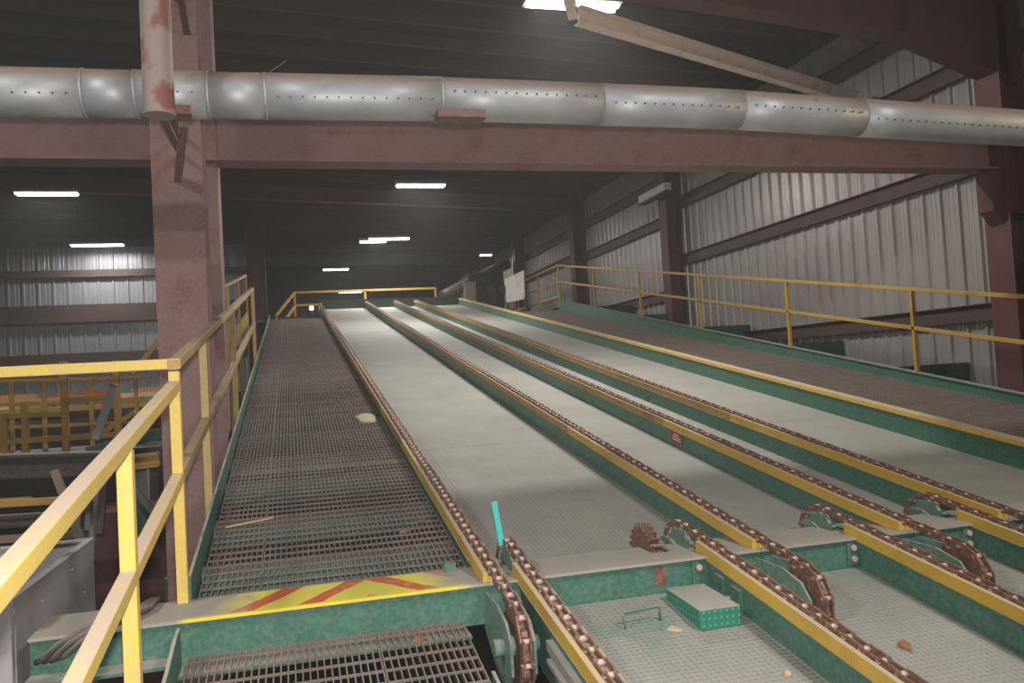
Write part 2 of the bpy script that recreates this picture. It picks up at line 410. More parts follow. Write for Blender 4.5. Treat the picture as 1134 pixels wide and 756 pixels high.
# pale diagonal strut under the roof
p, q = at_y(640, 17, 8.1), at_y(948, 110, 10.2)
dr = (q-p).normalized(); sd = dr.cross(Vector((0, 0, 1))).normalized(); uu = sd.cross(dr)
r = empty('roof_strut', (p+q)/2, 'pale dusty steel strut running from under the brightest lamp to the wall', 'strut')
MB().bar(p, q, .012, .17).build('web', 'white', r)
MB().bar(p+uu*.085, q+uu*.085, .13, .012).build('flange', 'white', r)
MB().bar(p-uu*.085, q-uu*.085, .13, .012).build('flange', 'white', r)
MB().bar(p-Vector((.05, 0, 0)), (p.x-.25, 7.76, 4.92), .10, .14).build('gusset', 'white', r)
# far cross beams
def simple_beam(name, p, q, wd, ht, mat, label, cat='beam', group=None, up=(0, 0, 1)):
    m = MB(); p, q = Vector(p), Vector(q); d = (q-p).normalized(); u = Vector(up)
    m.bar(p, q, .03, ht, up)
    for sgn in (-1, 1): m.bar(p+u*sgn*(ht/2-.01), q+u*sgn*(ht/2-.01), wd, .025, up)
    return m.build(name, mat, None, label, cat, group)
simple_beam('green_beam', at_y(290, 288, 31), at_y(490, 286, 31), .3, .42, 'green_dark', 'dark green beam crossing high behind the top of the deck')
simple_beam('maroon_beam', at_y(290, 272, 32), at_y(560, 268, 32), .3, .5, 'maroon_dark', 'faint reddish beam above the dark green one')
hcol('steel_column', -1.35, -.75, 28.1, .4, FLOOR, 7.0, 'maroon_dark', 'dark column at the right end of the pale end wall')

# ================================================================== DUCT
def duct():
    pts = [(-6.2, 5.5, 2.80), (-1.6, 5.5, 2.858), (1.13, 5.5, 2.897), (3.1, 5.5, 2.888), (6.0, 5.5, 2.800), (7.9, 5.5, 2.72)]
    def c(x):
        for a, b in zip(pts[:-1], pts[1:]):
            if a[0] <= x <= b[0]: t = (x-a[0])/(b[0]-a[0]); return Vector((x, 5.5, a[2]+t*(b[2]-a[2])))
    R = .148
    r = empty('ventilation_duct', (1, 5.5, 2.7), 'long round silver galvanised duct crossing the whole picture', 'duct')
    xs = [-6.2, -3.4] + [at_y(px, 105, 5.5).x for px in (94, 152, 231, 294, 487, 662, 815, 948)] + [7.9]
    for i, (a, b) in enumerate(zip(xs[:-1], xs[1:])):
        n = max(2, int((b-a)/.35)); rr = R*(1 if i % 2 else .985)
        MB().tube([c(a+(b-a)*k/n) for k in range(n+1)], rr, 40).build('duct_section', 'duct', r)
    for x in xs[2:7]:
        MB().cyl(c(x-.009), c(x+.009), R*1.012, 40).build('seam_band', 'duct', r)
    for i, (a, b) in enumerate(zip(xs[:-1], xs[1:])):
        if b-a < .4: continue
        m = MB(); k = int((b-a)/.072); ang = (-.05, -.32, .05, -.2)[i % 4]
        for j in range(1, k):
            p0 = c(a+(b-a)*j/k); d = Vector((0, -math.cos(ang), math.sin(ang)))
            m.cyl(p0+d*(R-.006), p0+d*(R+.006), .0065, 6)
        m.build('screw_row', 'steel_dark', r, kind='stuff')
    return c
dc = duct()
def saddle(px0, px1, lab):
    a, b = at_y(px0, 127, 5.44).x, at_y(px1, 127, 5.44).x; z = dc((a+b)/2).z-.148
    r = empty('duct_saddle', ((a+b)/2, 5.5, z-.07), lab, 'bracket')
    MB().box(a, b, 5.30, 5.315, z-.035, z+.02).build('plate', 'maroon', r)
    MB().box(a, b, 5.315, 5.46, z-.035, z-.023).build('base', 'maroon', r)
    MB().box(a, a+.01, 5.315, 5.46, z-.023, z+.02).build('cheek', 'maroon', r)
    return r
saddle(481, 533, 'maroon saddle bracket under the middle of the duct')
s_ = saddle(194, 214, 'small maroon bracket under the duct in front of the column')
MB().bar((at_y(204, 127, 5.5).x, 5.46, 2.68), (-.78, 6.6, 2.6), .05, .05).build('arm', 'maroon', s_)
# hanging pipe stub with strap braces to the column
px = at_y(174, 60, 5.12).x
r = empty('hanging_pipe', (px, 5.12, 2.6), 'short vertical pipe with red primer patches hanging in front of the duct', 'pipe')
zb_ = at_y(175, 128, 5.12).z
m = MB(); m.cyl((px, 5.12, zb_), (px, 5.12, 6.6), .086, 28, caps=False); m.cyl((px, 5.12, zb_+.001), (px, 5.12, 6.5), .076, 28, caps=False); m.build('pipe', 'stub', r)
MB().cyl((px, 5.12, zb_+.03), (px, 5.12, zb_+.04), .077, 28).build('end_plug', 'stub', r)
MB().cyl((px, 5.12, zb_-.002), (px, 5.12, zb_+.014), .091, 28).build('collar', 'stub', r)
e1, e2 = at_y(201, 172, 6.6), at_y(199, 150, 6.6)
MB().bar((px, 5.2, zb_+.02), e1, .045, .012).build('strap', 'maroon', r)
MB().bar((px+.02, 5.2, zb_+.12), e2, .045, .012).build('strap', 'maroon', r)
for dx, dz in ((.03, 0), (-.02, .25)):
    MB().bar((px+dx, 5.2, 4.2+dz), (-.70+dx, 6.6, 3.72+dz), .05, .02).build('strap', 'maroon_dark', r)
MB().tube([at_y(298, 80, 5.4), at_y(309, 73, 5.4), at_y(317, 67, 5.4)], .004, 6).build('wire_end', 'cable', None, 'short loose wire sticking up from the top of the duct', 'wire')

# ================================================================== CROSS BEAM OF THE DECK
r = empty('cross_beam', (1.7, 4.1, -.3), 'green cross beam with red and yellow hazard stripes at the foot of the deck', 'beam')
XL, XR = -1.13, 5.4
SX = dict(a=.895, b=2.36, c=3.28, d=3.96)            # upper chains
LXs = dict(a=1.065, b=2.075, c=2.985, d=3.75)        # lower chains
MB().box(XL, XR, 3.93, 4.12, -.014, 0).build('top_flange', 'beamtop', r)
slots = [(LXs[k]-.07, LXs[k]+.07) for k in 'abcd'] + [(1.80, 1.92)]
slots.sort(); x = XL
for a, b in slots + [(XR, XR)]:
    MB().box(x, a, 4.12, 4.30, -.014, 0).build('top_flange', 'beamtop', r); x = b
MB().box(XL, XR, 3.955, 3.975, -.20, -.014).build('web', 'green', r)
MB().box(XL, -.55, 3.83, 3.955, -.174, -.16).build('bottom_flange', 'green', r)
MB().box(-.55, .74, 3.80, 4.12, -.214, -.20).build('bottom_flange', 'green', r)
MB().box(XL+.02, XL+.034, 3.975, 4.28, -.16, -.014).build('end_plate', 'green', r)
for bx in (1.985, 2.915, 3.68):
    c = MB().box(bx-.045, bx+.03, 3.945, 3.957, -.15, -.02).build('clip_angle', 'green', r)
    for zz in (-.055, -.115):
        if bx < 2 and zz < -.1: continue
        MB().cyl((bx-.01, 3.945, zz), (bx-.01, 3.928, zz), .017, 6).build('bolt', 'pin', c)
MB().box(1.73, 1.80, 3.952, 3.958, -.13, -.03).build('rusty_opening', 'rust', r)
MB().box(.70, .76, 4.24, 4.255, 0, .04).build('clip', 'green', r)

# ================================================================== STRINGERS, DECK PLATES, CHAINS
YT = 26.9
def stringer(x, y0, y1, label, group, strip0, strip1, seg=3.0, tabs=(), face='green', chainside=True):
    r = empty('chain_stringer', (x, (y0+y1)/2, zi((y0+y1)/2, -.3)), label, 'conveyor beam', group)
    MB().sbox(x-.045, x+.045, y0, y1, -.30, -.032).build('web', face, r)
    MB().sbox(x-.062, x+.062, y0, y1, -.032, -.022).build('top_plate', face, r)
    y = strip0
    while y < strip1-.05:
        e = min(strip1, y+seg)-.006
        m = MB(); m.sbox(x-.058, x+.052, y, e, -.022, .022); m.sbox(x-.058, x-.034, y, e, .022, .04)
        m.build('wear_strip', 'yellow' if y < 5 else 'yellow_dull', r); y += seg
    for ty in tabs:
        MB().sbox(x-.058, x-.045, ty, ty+.02, -.2, -.1).build('tab', face, r)
    return r
ups = [('a', 'long green chain beam along the left edge of the deck'), ('b', 'long green chain beam on the right side of the widest deck strip'),
       ('c', 'long green chain beam carrying the small red sign'), ('d', 'long green chain beam nearest the right deck strip')]
for k, lb in ups:
    stringer(SX[k], 4.30, YT, lb, 'upper chain beams', 3.96 if k != 'a' else 3.95, YT, tabs=[6.2+2.6*i for i in range(7)])
lows = [('a', 'lower green chain beam beside the large front sprocket'), ('b', 'lower green chain beam next to the diamond plate step box'),
        ('c', 'lower green chain beam third from the left'), ('d', 'lower green chain beam at the right edge of the picture')]
for k, lb in lows:
    st = stringer(LXs[k], 1.55, 3.95, lb, 'lower chain beams', 1.55, 4.06, seg=1.25)
    if k == 'a':
        MB().sbox(LXs[k]-.075, LXs[k]-.045, 2.75, 3.45, -.12, -.075).build('slide_bar', 'grey', st)
        MB().sbox(LXs[k]-.085, LXs[k]-.045, 2.7, 3.42, -.16, -.14).build('slide_bar', 'grey', st)
    if k == 'b':
        for yy in (3.62, 3.78): MB().sbox(LXs[k]-.06, LXs[k]-.045, yy, yy+.075, -.24, -.06).build('stiffener_plate', 'green', st)
        MB().cyl((LXs[k]-.045, 3.735, -.17), (LXs[k]-.066, 3.735, -.17), .014, 6).build('bolt', 'pin', st)
# right side beam (no chain)
r = empty('side_beam', (5.45, 16, zi(16, -.3)), 'long green side beam with a bright yellow top edge right of the deck', 'conveyor beam')
MB().sbox(5.40, 5.44, 4.0, YT, -.30, .02).build('web', 'green_clean', r)
y = 4.0
while y < YT-.1:
    MB().sbox(5.385, 5.50, y, min(y+3.4, YT)-.006, .02, .058).build('edge_strip', 'yellow', r); y += 3.4
# deck plates
DK = -.165
decks = [('widest', SX['a']+.046, SX['b']-.046, 'widest grey dusty deck strip between the two left chains'),
         ('second', SX['b']+.046, SX['c']-.046, 'grey deck strip right of the second long chain'),
         ('third', SX['c']+.046, SX['d']-.046, 'narrowest deck strip hidden between the two right chains'),
         ('fourth', SX['d']+.046, 5.398, 'grey deck strip beside the yellow edged side beam')]
for nme, a, b, lb in decks:
    r = empty('deck_floor', ((a+b)/2, 15, zi(15, DK-.01)), lb, 'deck', 'long deck strips')
    y = 4.31; i = 0
    while y < YT:
        e = min(y+3.05, YT); MB().sbox(a, b, y, e-.004, DK-.008, DK).build('deck_plate', 'deck', r); y = e
for a, b, lb in [(LXs['a']+.046, LXs['b']-.046, 'lower diamond plate floor with the bent handle'), (LXs['b']+.046, LXs['c']-.046, 'lower diamond plate floor with worn green patches at the bottom right'),
             (LXs['c']+.046, LXs['d']-.046, 'lower diamond plate floor nearest the right edge')]:
    MB().sbox(a, b, 1.55, 3.94, DK-.008, DK).build('deck_plate', 'deck_worn', None, lb, 'deck', 'lower deck plates')
# plate that closes the top end
MB().box(SX['a']-.05, 5.45, YT+.02, YT+.05, zi(YT, -.3), zi(YT, .12)).build('end_plate', 'green_dark', None, 'dark green plate across the top end of the deck', 'plate')

PITCH_L = .1
def link_mesh(name, half):
    m = MB()
    for sgn in (-1, 1):
        x = sgn*half
        m.hexa([(x-.004, -.058, -.015), (x+.004, -.058, -.015), (x+.004, .058, -.015), (x-.004, .058, -.015),
                (x-.004, -.058, .015), (x+.004, -.058, .015), (x+.004, .058, .015), (x-.004, .058, .015)])
    m.cur = 1; m.cyl((-.029, -.05, 0), (.029, -.05, 0), .009, 8)
    m.cyl((-.015, -.05, 0), (.015, -.05, 0), .0125, 8)
    return m
LKn, LKw = link_mesh('chain_link', .016), link_mesh('chain_link', .025)
LM = [LKn.mesh('chain_link', ['rust', 'pin'], (0, 0, 0)), LKw.mesh('chain_link', ['rust', 'pin'], (0, 0, 0))]
def chain(x, path, label, group, nsingle, y_ref):
    """path: list of (y,z) points; links sit every PITCH_L along it, the nearest ones as single parts"""
    seg = []; L = 0
    pts = [Vector((0, a, b)) for a, b in path]
    out = []; nxt = PITCH_L/2; acc = 0
    for a, b in zip(pts[:-1], pts[1:]):
        d = (b-a).length
        while nxt <= acc+d:
            p = a+(b-a)*((nxt-acc)/d); out.append((p, math.atan2((b-a).z, (b-a).y))); nxt += PITCH_L
        acc += d
    r = empty('conveyor_chain', (x, path[0][0], path[0][1]-.05), label, 'chain', group)
    order = sorted(range(len(out)), key=lambda i: abs(out[i][0].y-y_ref))
    single = set(order[:nsingle]); far = MB()
    for i, (p, an) in enumerate(out):
        if i in single:
            inst('chain_link', LM[i % 2], (x, p.y, p.z), r, (an, 0, 0))
        else:
            src = (LKn, LKw)[i % 2]; mt = Matrix.Translation((x, p.y, p.z)) @ Matrix.Rotation(an, 4, 'X')
            b0 = len(far.v); far.v += [tuple(mt @ Vector(v)) for v in src.v]
            far.f += [tuple(k+b0 for k in f) for f in src.f]; far.mi += src.mi; far.smooth += src.smooth
    if far.v: far.build('chain_run', ['rust', 'pin'], r, kind='stuff')
CH = .040                                             # chain centre above the reference plane
SCY, SR = 3.60, .19
SCZ = zi(SCY, CH) - SR/math.cos(SL)
def upper_path():
    p = []
    for i in range(0, 15):                            # under the sprocket, round its nose, then up the slope
        a = math.radians(-110 + i*15); a = math.radians(270-0) if False else math.radians(250 - i*(250-(90+math.degrees(SL)))/14)
        p.append((SCY+SR*math.cos(a), SCZ+SR*math.sin(a)))
    p.append((YT-.05, zi(YT-.05, CH))); return p
UCY, UR = 4.34, .165
UCZ = zi(UCY, CH) - UR/math.cos(SL)
def lower_path():
    p = [(1.6, zi(1.6, CH))]; a1 = 90+math.degrees(SL)
    for i in range(15):
        a = math.radians(a1 - i*(a1+70)/14); p.append((UCY+UR*math.cos(a), UCZ+UR*math.sin(a)))
    return p
clab = dict(a='roller chain up the left edge of the deck, round the large front sprocket', b='long roller chain right of the widest deck strip',
            c='long roller chain on the beam with the red sign', d='long roller chain beside the right deck strip')
for k in 'abcd': chain(SX[k], upper_path(), clab[k], 'long upper chains', 46 if k == 'a' else 26, 3.3)
clab = dict(a='short lower chain starting beside the turquoise strap', b='short lower chain running beside the step box', c='short lower chain third from the left', d='short lower chain at the right edge of the picture')
for k in 'abcd': chain(LXs[k], lower_path(), clab[k], 'short lower chains', 40, 4.6)

# sprockets
def gear(m, x, cy, cz, r_in, r_out, n, th):
    poly = []
    for i in range(n):
        a = 2*math.pi*i/n
        for da, rr in ((-.30, r_in), (-.12, r_out), (.12, r_out), (.30, r_in)):
            t = a+da*2*math.pi/n; poly.append((cy+rr*math.cos(t), cz+rr*math.sin(t)))
    m.prism(poly, 'x', x-th/2, x+th/2); return m
def sprocket(x, cy, cz, r, label, group, plates=True, mat='rust', rim=0):
    e = empty('chain_sprocket', (x, cy, cz-r), label, 'sprocket', group)
    gear(MB(), x, cy, cz, r-.022, r+rim, 26 if rim else 12, .05 if rim else .026).build('wheel', mat, e)
    MB().cyl((x-.05, cy, cz), (x+.05, cy, cz), .045, 16).build('hub', 'hub', e)
    MB().cyl((x-.085, cy, cz), (x+.085, cy, cz), .02, 12).build('shaft', 'steel_dark', e)
    if plates:
        for sx in (-1, 1):
            xx = x+sx*.052
            poly = [(cy-.13, cz+.05), (cy-.13, cz-.09), (cy-.04, cz-.17), (cy+.12, cz-.17), (cy+.37, cz-.02), (cy+.37, cz+.16), (cy+.1, cz+.16), (cy-.06, cz+.12)]
            pl = MB().prism(poly, 'x', xx-.006, xx+.006).build('bearing_plate', 'hub', e)
            MB().cyl((xx, cy, cz), (xx+sx*.05, cy, cz), .038, 18).build('bearing_cap', 'hub', pl)
    return e
sl = dict(a='large chain sprocket between green plates at the front', b='chain sprocket at the lower end of the second long chain', c='chain sprocket at the lower end of the third long chain', d='chain sprocket at the lower end of the rightmost long chain')
for k in 'abcd': sprocket(SX[k], SCY, SCZ, SR, sl[k], 'lower end sprockets')
sl = dict(a='sprocket at the top of the short chain by the turquoise strap', b='sprocket at the top of the short chain by the step box', c='sprocket at the top of the third short chain', d='sprocket at the top of the rightmost short chain')
for k in 'abcd':
    e = sprocket(LXs[k], UCY, UCZ, UR-.012, sl[k], 'upper end sprockets', False, 'hub')
    MB().prism([(UCY-.1, -.0), (UCY+.1, .0), (UCY+.06, UCZ+.09), (UCY-.04, UCZ+.09)], 'x', LXs[k]-.085, LXs[k]-.073).build('bearing_plate', 'hub', e)
sprocket(1.86, UCY, UCZ, UR, 'bare rusty toothed wheel without a chain behind the cross beam', None, False, 'rust', .02)

# small things on the lower deck
zs = zi(3.7, DK)
r = MB().prism([(3.50, zi(3.50, DK)+.001), (3.86, zi(3.86, DK)+.001), (3.86, -.115), (3.50, -.135)], 'x', 1.745, 1.955).build('step_box', 'step', None, 'small green diamond plate step box with a dusty top', 'step', bevel=.006)
hz0 = zi(3.65, DK)
MB().tube([(1.425, 3.62, hz0), (1.425, 3.64, hz0+.055), (1.435, 3.645, hz0+.065), (1.61, 3.665, hz0+.068), (1.62, 3.665, hz0+.06), (1.62, 3.665, hz0)], .006, 8).build('handle', 'green', None, 'bent green rod handle on the lower deck plate', 'handle')
m = MB(); a = at_y(547, 555, 4.36); b = at_y(556, 604, 4.33)
m.bar(a, b, .03, .004, (0, 1, 0)); m.build('strap_piece', 'teal', None, 'short turquoise plastic strap standing up beside the chain', 'strap')
p, q = at_y(757, 473, 6.6).x, 0
sx = SX['c']-.047
sg = empty('warning_sign', (sx, 6.7, zi(6.7, -.11)), 'small red sign on the side of a green chain beam', 'sign')
MB().sbox(sx-.004, sx, 6.60, 6.82, -.125, -.035).build('plate', 'red', sg)
for i, (o0, l0, l1) in enumerate(((-.060, 6.66, 6.76), (-.082, 6.63, 6.79), (-.104, 6.63, 6.79))):
    MB().sbox(sx-.0055, sx-.004, l0, l1, o0, o0+.010).build('print_line', 'signwhite', sg)

# ================================================================== WALKWAYS
def grating(m, x0, x1, y0, y1, off, pitch=.03, cross=.1, bar=.0055, dep=.026):
    n = round((x1-x0)/pitch)
    for i in range(n+1):
        x = x0+(x1-x0)*i/n; m.sbox(x-bar/2, x+bar/2, y0, y1, off-dep, off)
    k = round((y1-y0)/cross)
    for j in range(k):
        y = y0+(j+.5)*(y1-y0)/k; m.sbox(x0, x1, y-.004, y+.004, off-.010, off)
    for y in (y0, y1-.006): m.sbox(x0, x1, y, y+.006, off-dep, off)
    return m
GO = -.075
r = empty('walkway', (.15, 12, zi(12, GO-.4)), 'grated walkway climbing along the left side of the deck', 'walkway')
YWL = 22.2
y = 4.31
while y < YWL:
    e = min(y+2.4, YWL)
    grating(MB(), -.50, -.215, y, e-.01, GO).build('grating_panel', 'grate', r)
    grating(MB(), -.205, .835, y, e-.01, GO).build('grating_panel', 'grate', r); y = e
MB().sbox(-.54, -.525, 4.31, YWL, -.30, .05).build('kick_plate', 'green', r)
MB().sbox(-.575, -.54, 4.31, YWL, -.30, -.285).build('side_channel', 'green', r)
y = 4.75; i = 0
while y < YWL:
    wd = (.12, .2, .14, .22)[i % 4]
    m = MB(); m.sbox(-.525, .84, y, y+wd, GO-.045, GO-.033); m.sbox(-.525, .84, y, y+.012, GO-.16, GO-.045)
    m.build('support_channel', 'green', r); y += (.72, .95, .66, 1.0)[i % 4]; i += 1
# lower grating in front of the beam
GL = -.172
r = empty('walkway', (.1, 2.9, -.5), 'grated landing in front of the hazard striped beam', 'walkway')
grating(MB(), -.50, .31, 1.9, 3.95, GL).build('grating_panel', 'grate', r)
grating(MB(), .32, .72, 1.9, 3.95, GL).build('grating_panel', 'grate', r)
m = MB(); m.prism([(1.9, zi(1.9, -.3)), (3.925, -.2), (3.925, -.03), (3.80, -.04), (3.55, zi(3.55, -.04)), (1.9, zi(1.9, -.04))], 'x', -.545, -.53); m.build('kick_plate', 'green', r)
for yy in (3.2, 2.4): MB().sbox(-.53, .74, yy, yy+.1, -.31, -.205).build('support_channel', 'green', r)
MB().sbox(.745, .76, 1.9, 3.45, -.3, -.172).build('side_channel', 'green', r)
# right walkway
YWR = 21.6
def kz(y): return .50+.165*(y-6.9)
r = empty('walkway', (6.35, 13, zi(13, -.5)), 'dark grated walkway between the deck and the right hand railing', 'walkway')
y = 4.3
while y < YWR:
    e = min(y+3.0, YWR); grating(MB(), 5.46, 7.1, y, e-.01, -.05, .041).build('grating_panel', 'grate', r); y = e
m = MB(); a, b = 4.3, YWR
m.hexa([(7.12, a, zi(a, -.3)), (7.135, a, zi(a, -.3)), (7.135, b, zi(b, -.3)), (7.12, b, zi(b, -.3)), (7.12, a, kz(a)), (7.135, a, kz(a)), (7.135, b, kz(b)), (7.12, b, kz(b))])
m.build('kick_plate', 'green_clean', r)
m = MB(); m.hexa([(7.10, a, kz(a)), (7.20, a, kz(a)), (7.20, b, kz(b)), (7.10, b, kz(b)), (7.10, a, kz(a)+.012), (7.20, a, kz(a)+.012), (7.20, b, kz(b)+.012), (7.10, b, kz(b)+.012)]); m.build('kick_cap', 'green_clean', r)
y = 4.9
while y < YWR: MB().sbox(5.45, 7.1, y, y+.1, -.2, -.09).build('support_channel', 'green_dark', r); y += 1.3
for i, yy in enumerate((8.75, 11.2, 13.9, 16.6, 19.2)):
    z = kz(yy)
    bn = ['beside the nearest full railing post', 'second from the right', 'behind the third railing post', 'below the lamp column', 'farthest from the camera'][i]
    c = empty('walkway_bracket', (7.7, yy, z-.25), 'dark green outrigger beam reaching to the right wall, ' + bn, 'bracket', 'outrigger beams under the right walkway')
    MB().box(7.205, XW-.05, yy, yy+.014, z-.22, z-.01).build('web', 'green_dark', c)
    MB().box(7.205, XW-.05, yy, yy+.12, z-.01, z).build('flange', 'green_dark', c)
    MB().box(7.205, XW-.05, yy, yy+.12, z-.232, z-.22).build('flange', 'green_dark', c)
# top platforms
zt = zi(YT, -.35)
MB().box(-.6, 7.9, 27.0, 28.75, zt-.1, zt).build('platform', 'steel_dark', None, 'dark landing at the top end of the deck', 'platform')
zl = zi(YWL, GO)
MB().box(-.9, .84, 22.25, 26.95, zl-.06, zl).build('platform', 'steel_dark', None, 'dark landing at the top of the left walkway', 'platform')
zr = zi(YWR, -.05)
MB().box(5.5, 7.15, 21.65, 26.95, zr-.06, zr).build('platform', 'steel_dark', None, 'landing at the top of the right walkway', 'platform')

# ================================================================== RAILINGS
def post(r, x, y, z0, z1, mat, w_=.05):
    return MB().box(x-w_/2, x+w_/2, y-w_/2, y+w_/2, z0, z1).build('post', mat, r, bevel=.004)
def rail(r, nm, p, q, mat, w_=.05):
    return MB().bar(p, q, w_, w_).build(nm, mat, r, bevel=.004)
XRl = -.555
r = empty('railing', (XRl, 2.9, -.5), 'near yellow railing sloping down towards the camera', 'railing')
rz = lambda y, o: o+T*(y-YB)
rail(r, 'top_rail', (XRl, .35, rz(.35, .985)), (XRl, 4.22, rz(4.22, .985)), 'yellow_rail')
rail(r, 'mid_rail', (XRl, .35, rz(.35, .545)), (XRl, 4.22, rz(4.22, .545)), 'yellow_rail')
post(r, XRl, 3.0, -.45, rz(3.0, .96), 'yellow_rail'); post(r, XRl, 1.3, -.8, rz(1.3, .96), 'yellow_rail')
r = empty('railing', (XRl, 7, 0), 'yellow railing climbing the left edge of the walkway past the column', 'railing')
post(r, XRl, 4.25, 0, 1.10, 'yellow_rail')
yy = [at_x(225, 420, XRl-.01).y, at_x(258, 390, XRl-.01).y]
UE = 13.2
rail(r, 'top_rail', (XRl, 4.22, rz(4.22, 1.085)), (XRl, 10.2, rz(10.2, 1.085)), 'rail_tan')
rail(r, 'top_rail', (XRl, 10.2, rz(10.2, 1.085)), (XRl, UE, rz(UE, 1.085)), 'rail_tan')
rail(r, 'mid_rail', (XRl, 4.22, rz(4.22, .545)), (XRl, UE, rz(UE, .545)), 'rail_tan')
for y in yy + [13.17]: post(r, XRl-.004, y, zi(y, -.28), rz(y, 1.06), 'rail_tan')
r = empty('railing', (-2, 4.25, 0), 'level yellow railing running left from the corner post', 'railing')
rail(r, 'top_rail', (-3.4, 4.25, 1.135), (XRl+.03, 4.25, 1.135), 'yellow_rail')
post(r, -3.0, 4.25, FLOOR, 1.11, 'yellow_rail')
# right railing
XRr = 7.17
r = empty('railing', (XRr, 14, 1.3), 'thin yellow railing climbing in front of the right wall', 'railing')
kr = lambda y: kz(y)+.012
ry = [5.85, 8.3, 10.85, 13.57, 16.2, 18.9, 21.6]
def rt(y): return 1.728+.1625*(y-8.29)
rail(r, 'top_rail', (XRr, 4.6, rt(4.6)), (XRr, 21.6, rt(21.6)), 'yellow_far', .045)
rail(r, 'mid_rail', (XRr, 4.6, rt(4.6)-.47), (XRr, 21.6, rt(21.6)-.45), 'yellow_far', .045)
for y in ry: post(r, XRr, y, kr(y), rt(y)-.02, 'yellow_far', .045)
rail(r, 'top_rail', (XRr, 21.6, rt(21.6)), (XRr, 26.2, rt(21.6)), 'yellow_far', .045)
rail(r, 'mid_rail', (XRr, 21.6, rt(21.6)-.45), (XRr, 26.4, rt(21.6)-.45), 'yellow_far', .045)
rail(r, 'toe_rail', (XRr, 21.6, rt(21.6)-.85), (XRr, 26.4, rt(21.6)-.85), 'yellow_far', .06)
for y in (23.6, 25.9): post(r, XRr, y, zr, rt(21.6)-.02, 'yellow_far', .045)
# railing at the top of the deck
a, b = at_y(326, 324, 28), at_y(482, 319, 28)
r = empty('railing', ((a.x+b.x)/2, 28, zt), 'yellow railing across the far top end of the deck', 'railing')
rail(r, 'top_rail', a, b, 'yellow_far', .07); rail(r, 'mid_rail', a-Vector((0, 0, .42)), b-Vector((0, 0, .42)), 'yellow_far', .07)
for t in (0, .49, 1): p = a+(b-a)*t; post(r, p.x, 28, zt, p.z, 'yellow_far', .07)
c = at_y(306, 349, 26.8); post(r, c.x, 26.8, zl, c.z, 'yellow_far', .06)
rail(r, 'stair_rail', a, (c.x, 26.8, c.z), 'yellow_far', .07); rail(r, 'stair_rail', a-Vector((0, 0, .45)), (c.x+.1, 26.8, c.z-.35), 'yellow_far', .07)
# stair railing beside the column, upper left
r = empty('railing', (-1.0, 15, 1.2), 'yellow stair railing behind the maroon columns at the top left of the walkway', 'railing')
p, q = at_x(246, 318, -1.0), at_x(272, 305, -1.0)
rail(r, 'top_rail', p, q, 'yellow_far'); rail(r, 'mid_rail', p-Vector((0, 0, .45)), q-Vector((0, 0, .45)), 'yellow_far')
for t in (.15, .55, 1): s_ = p+(q-p)*t; post(r, -1.0, s_.y, FLOOR, s_.z, 'yellow_far')
MB().bar(p-Vector((0, 0, 1.0)), q-Vector((0, 0, 1.0)), .04, .25).build('stringer', 'yellow_far', r)

# ================================================================== SHEET METAL BOX, CABLES
r = empty('sheet_metal_box', (-1.6, 4.8, -.8), 'open grey sheet metal box left of the beam end', 'box')
zt_ = .15
MB().box(-1.205, -1.2, 4.02, 5.45, -.9, zt_).build('side_panel', 'sheet', r)
MB().box(-1.33, -1.205, 3.98, 3.985, -.9, zt_).build('front_lip', 'sheet', r)
MB().box(-2.3, -2.295, 4.0, 5.45, -.9, zt_).build('side_panel', 'sheet', r)
MB().box(-2.295, -1.205, 5.445, 5.45, -.9, zt_).build('back_panel', 'sheet', r)
MB().box(-1.235, -1.195, 4.0, 5.46, zt_, zt_+.012).build('rim', 'sheet', r)
MB().box(-2.3, -1.235, 5.42, 5.46, zt_, zt_+.012).build('rim', 'sheet', r)
m = MB()
for yy, zz in ((4.4, .05), (4.95, .08), (5.2, -.1)): m.cyl((-1.199, yy, zz), (-1.193, yy, zz), .008, 8)
m.build('rivets', 'pin', r)
for i in range(3):
    dx = i*.028
    pts = [(-.70+dx*.5, 4.30, .02), (-.74+dx, 4.12, .028), (-.80+dx*1.2, 4.02, .034), (-.92+dx*1.4, 3.93, .012), (-1.01+dx*1.6, 3.90, -.03), (-1.06+dx*1.5, 3.90, -.075), (-1.10+dx, 3.93, -.10+.0*i)]
    MB().tube(pts, .013, 10).build('cable', 'cable', None, ['outer', 'middle', 'inner'][i] + ' dusty cable draped over the left end of the beam', 'cable', 'cables over the beam end')

# ================================================================== LOWER LEFT BACKGROUND
r = empty('catwalk', (-3.4, 9.2, .2), 'dusty catwalk frame beyond the sheet metal box', 'catwalk')
MB().box(-7, -1.35, 9.05, 9.2, .28, .46).build('edge_channel', 'green_dark', r)
MB().box(-7, -1.35, 9.2, 10.4, .40, .45).build('deck', 'clear', r)
MB().box(-7, -1.35, 10.3, 10.4, .24, .40).build('edge_channel', 'green_dark', r)
for x in (-6.5, -4, -1.6): MB().box(x-.08, x+.08, 9.3, 9.46, FLOOR, .28).build('leg', 'grey', r)
r = empty('railing', (-2.5, 9.0, .45), 'yellow railing on the catwalk at the far left', 'railing')
def px9(px_, py_): return at_y(px_, py_, 9.0)
for px_, top in ((27, 447), (70, 400), (128, 399), (4, 462)):
    p = px9(px_, top); post(r, p.x, 9.0, .42, p.z, 'yellow_far', .06)
for a_, b_ in (((-120, 466), (70, 458)), ((-120, 497), (128, 481)), ((72, 443), (128, 438)), ((70, 406), (128, 404)), ((-120, 417), (70, 405)), ((128, 404), (175, 402))):
    rail(r, 'rail', px9(*a_), px9(*b_), 'yellow_far', .055)
rail(r, 'stair_rail', px9(146, 414), px9(178, 374), 'yellow_far', .05)
rail(r, 'stair_rail', px9(105, 484), px9(150, 456), 'yellow_far', .05)
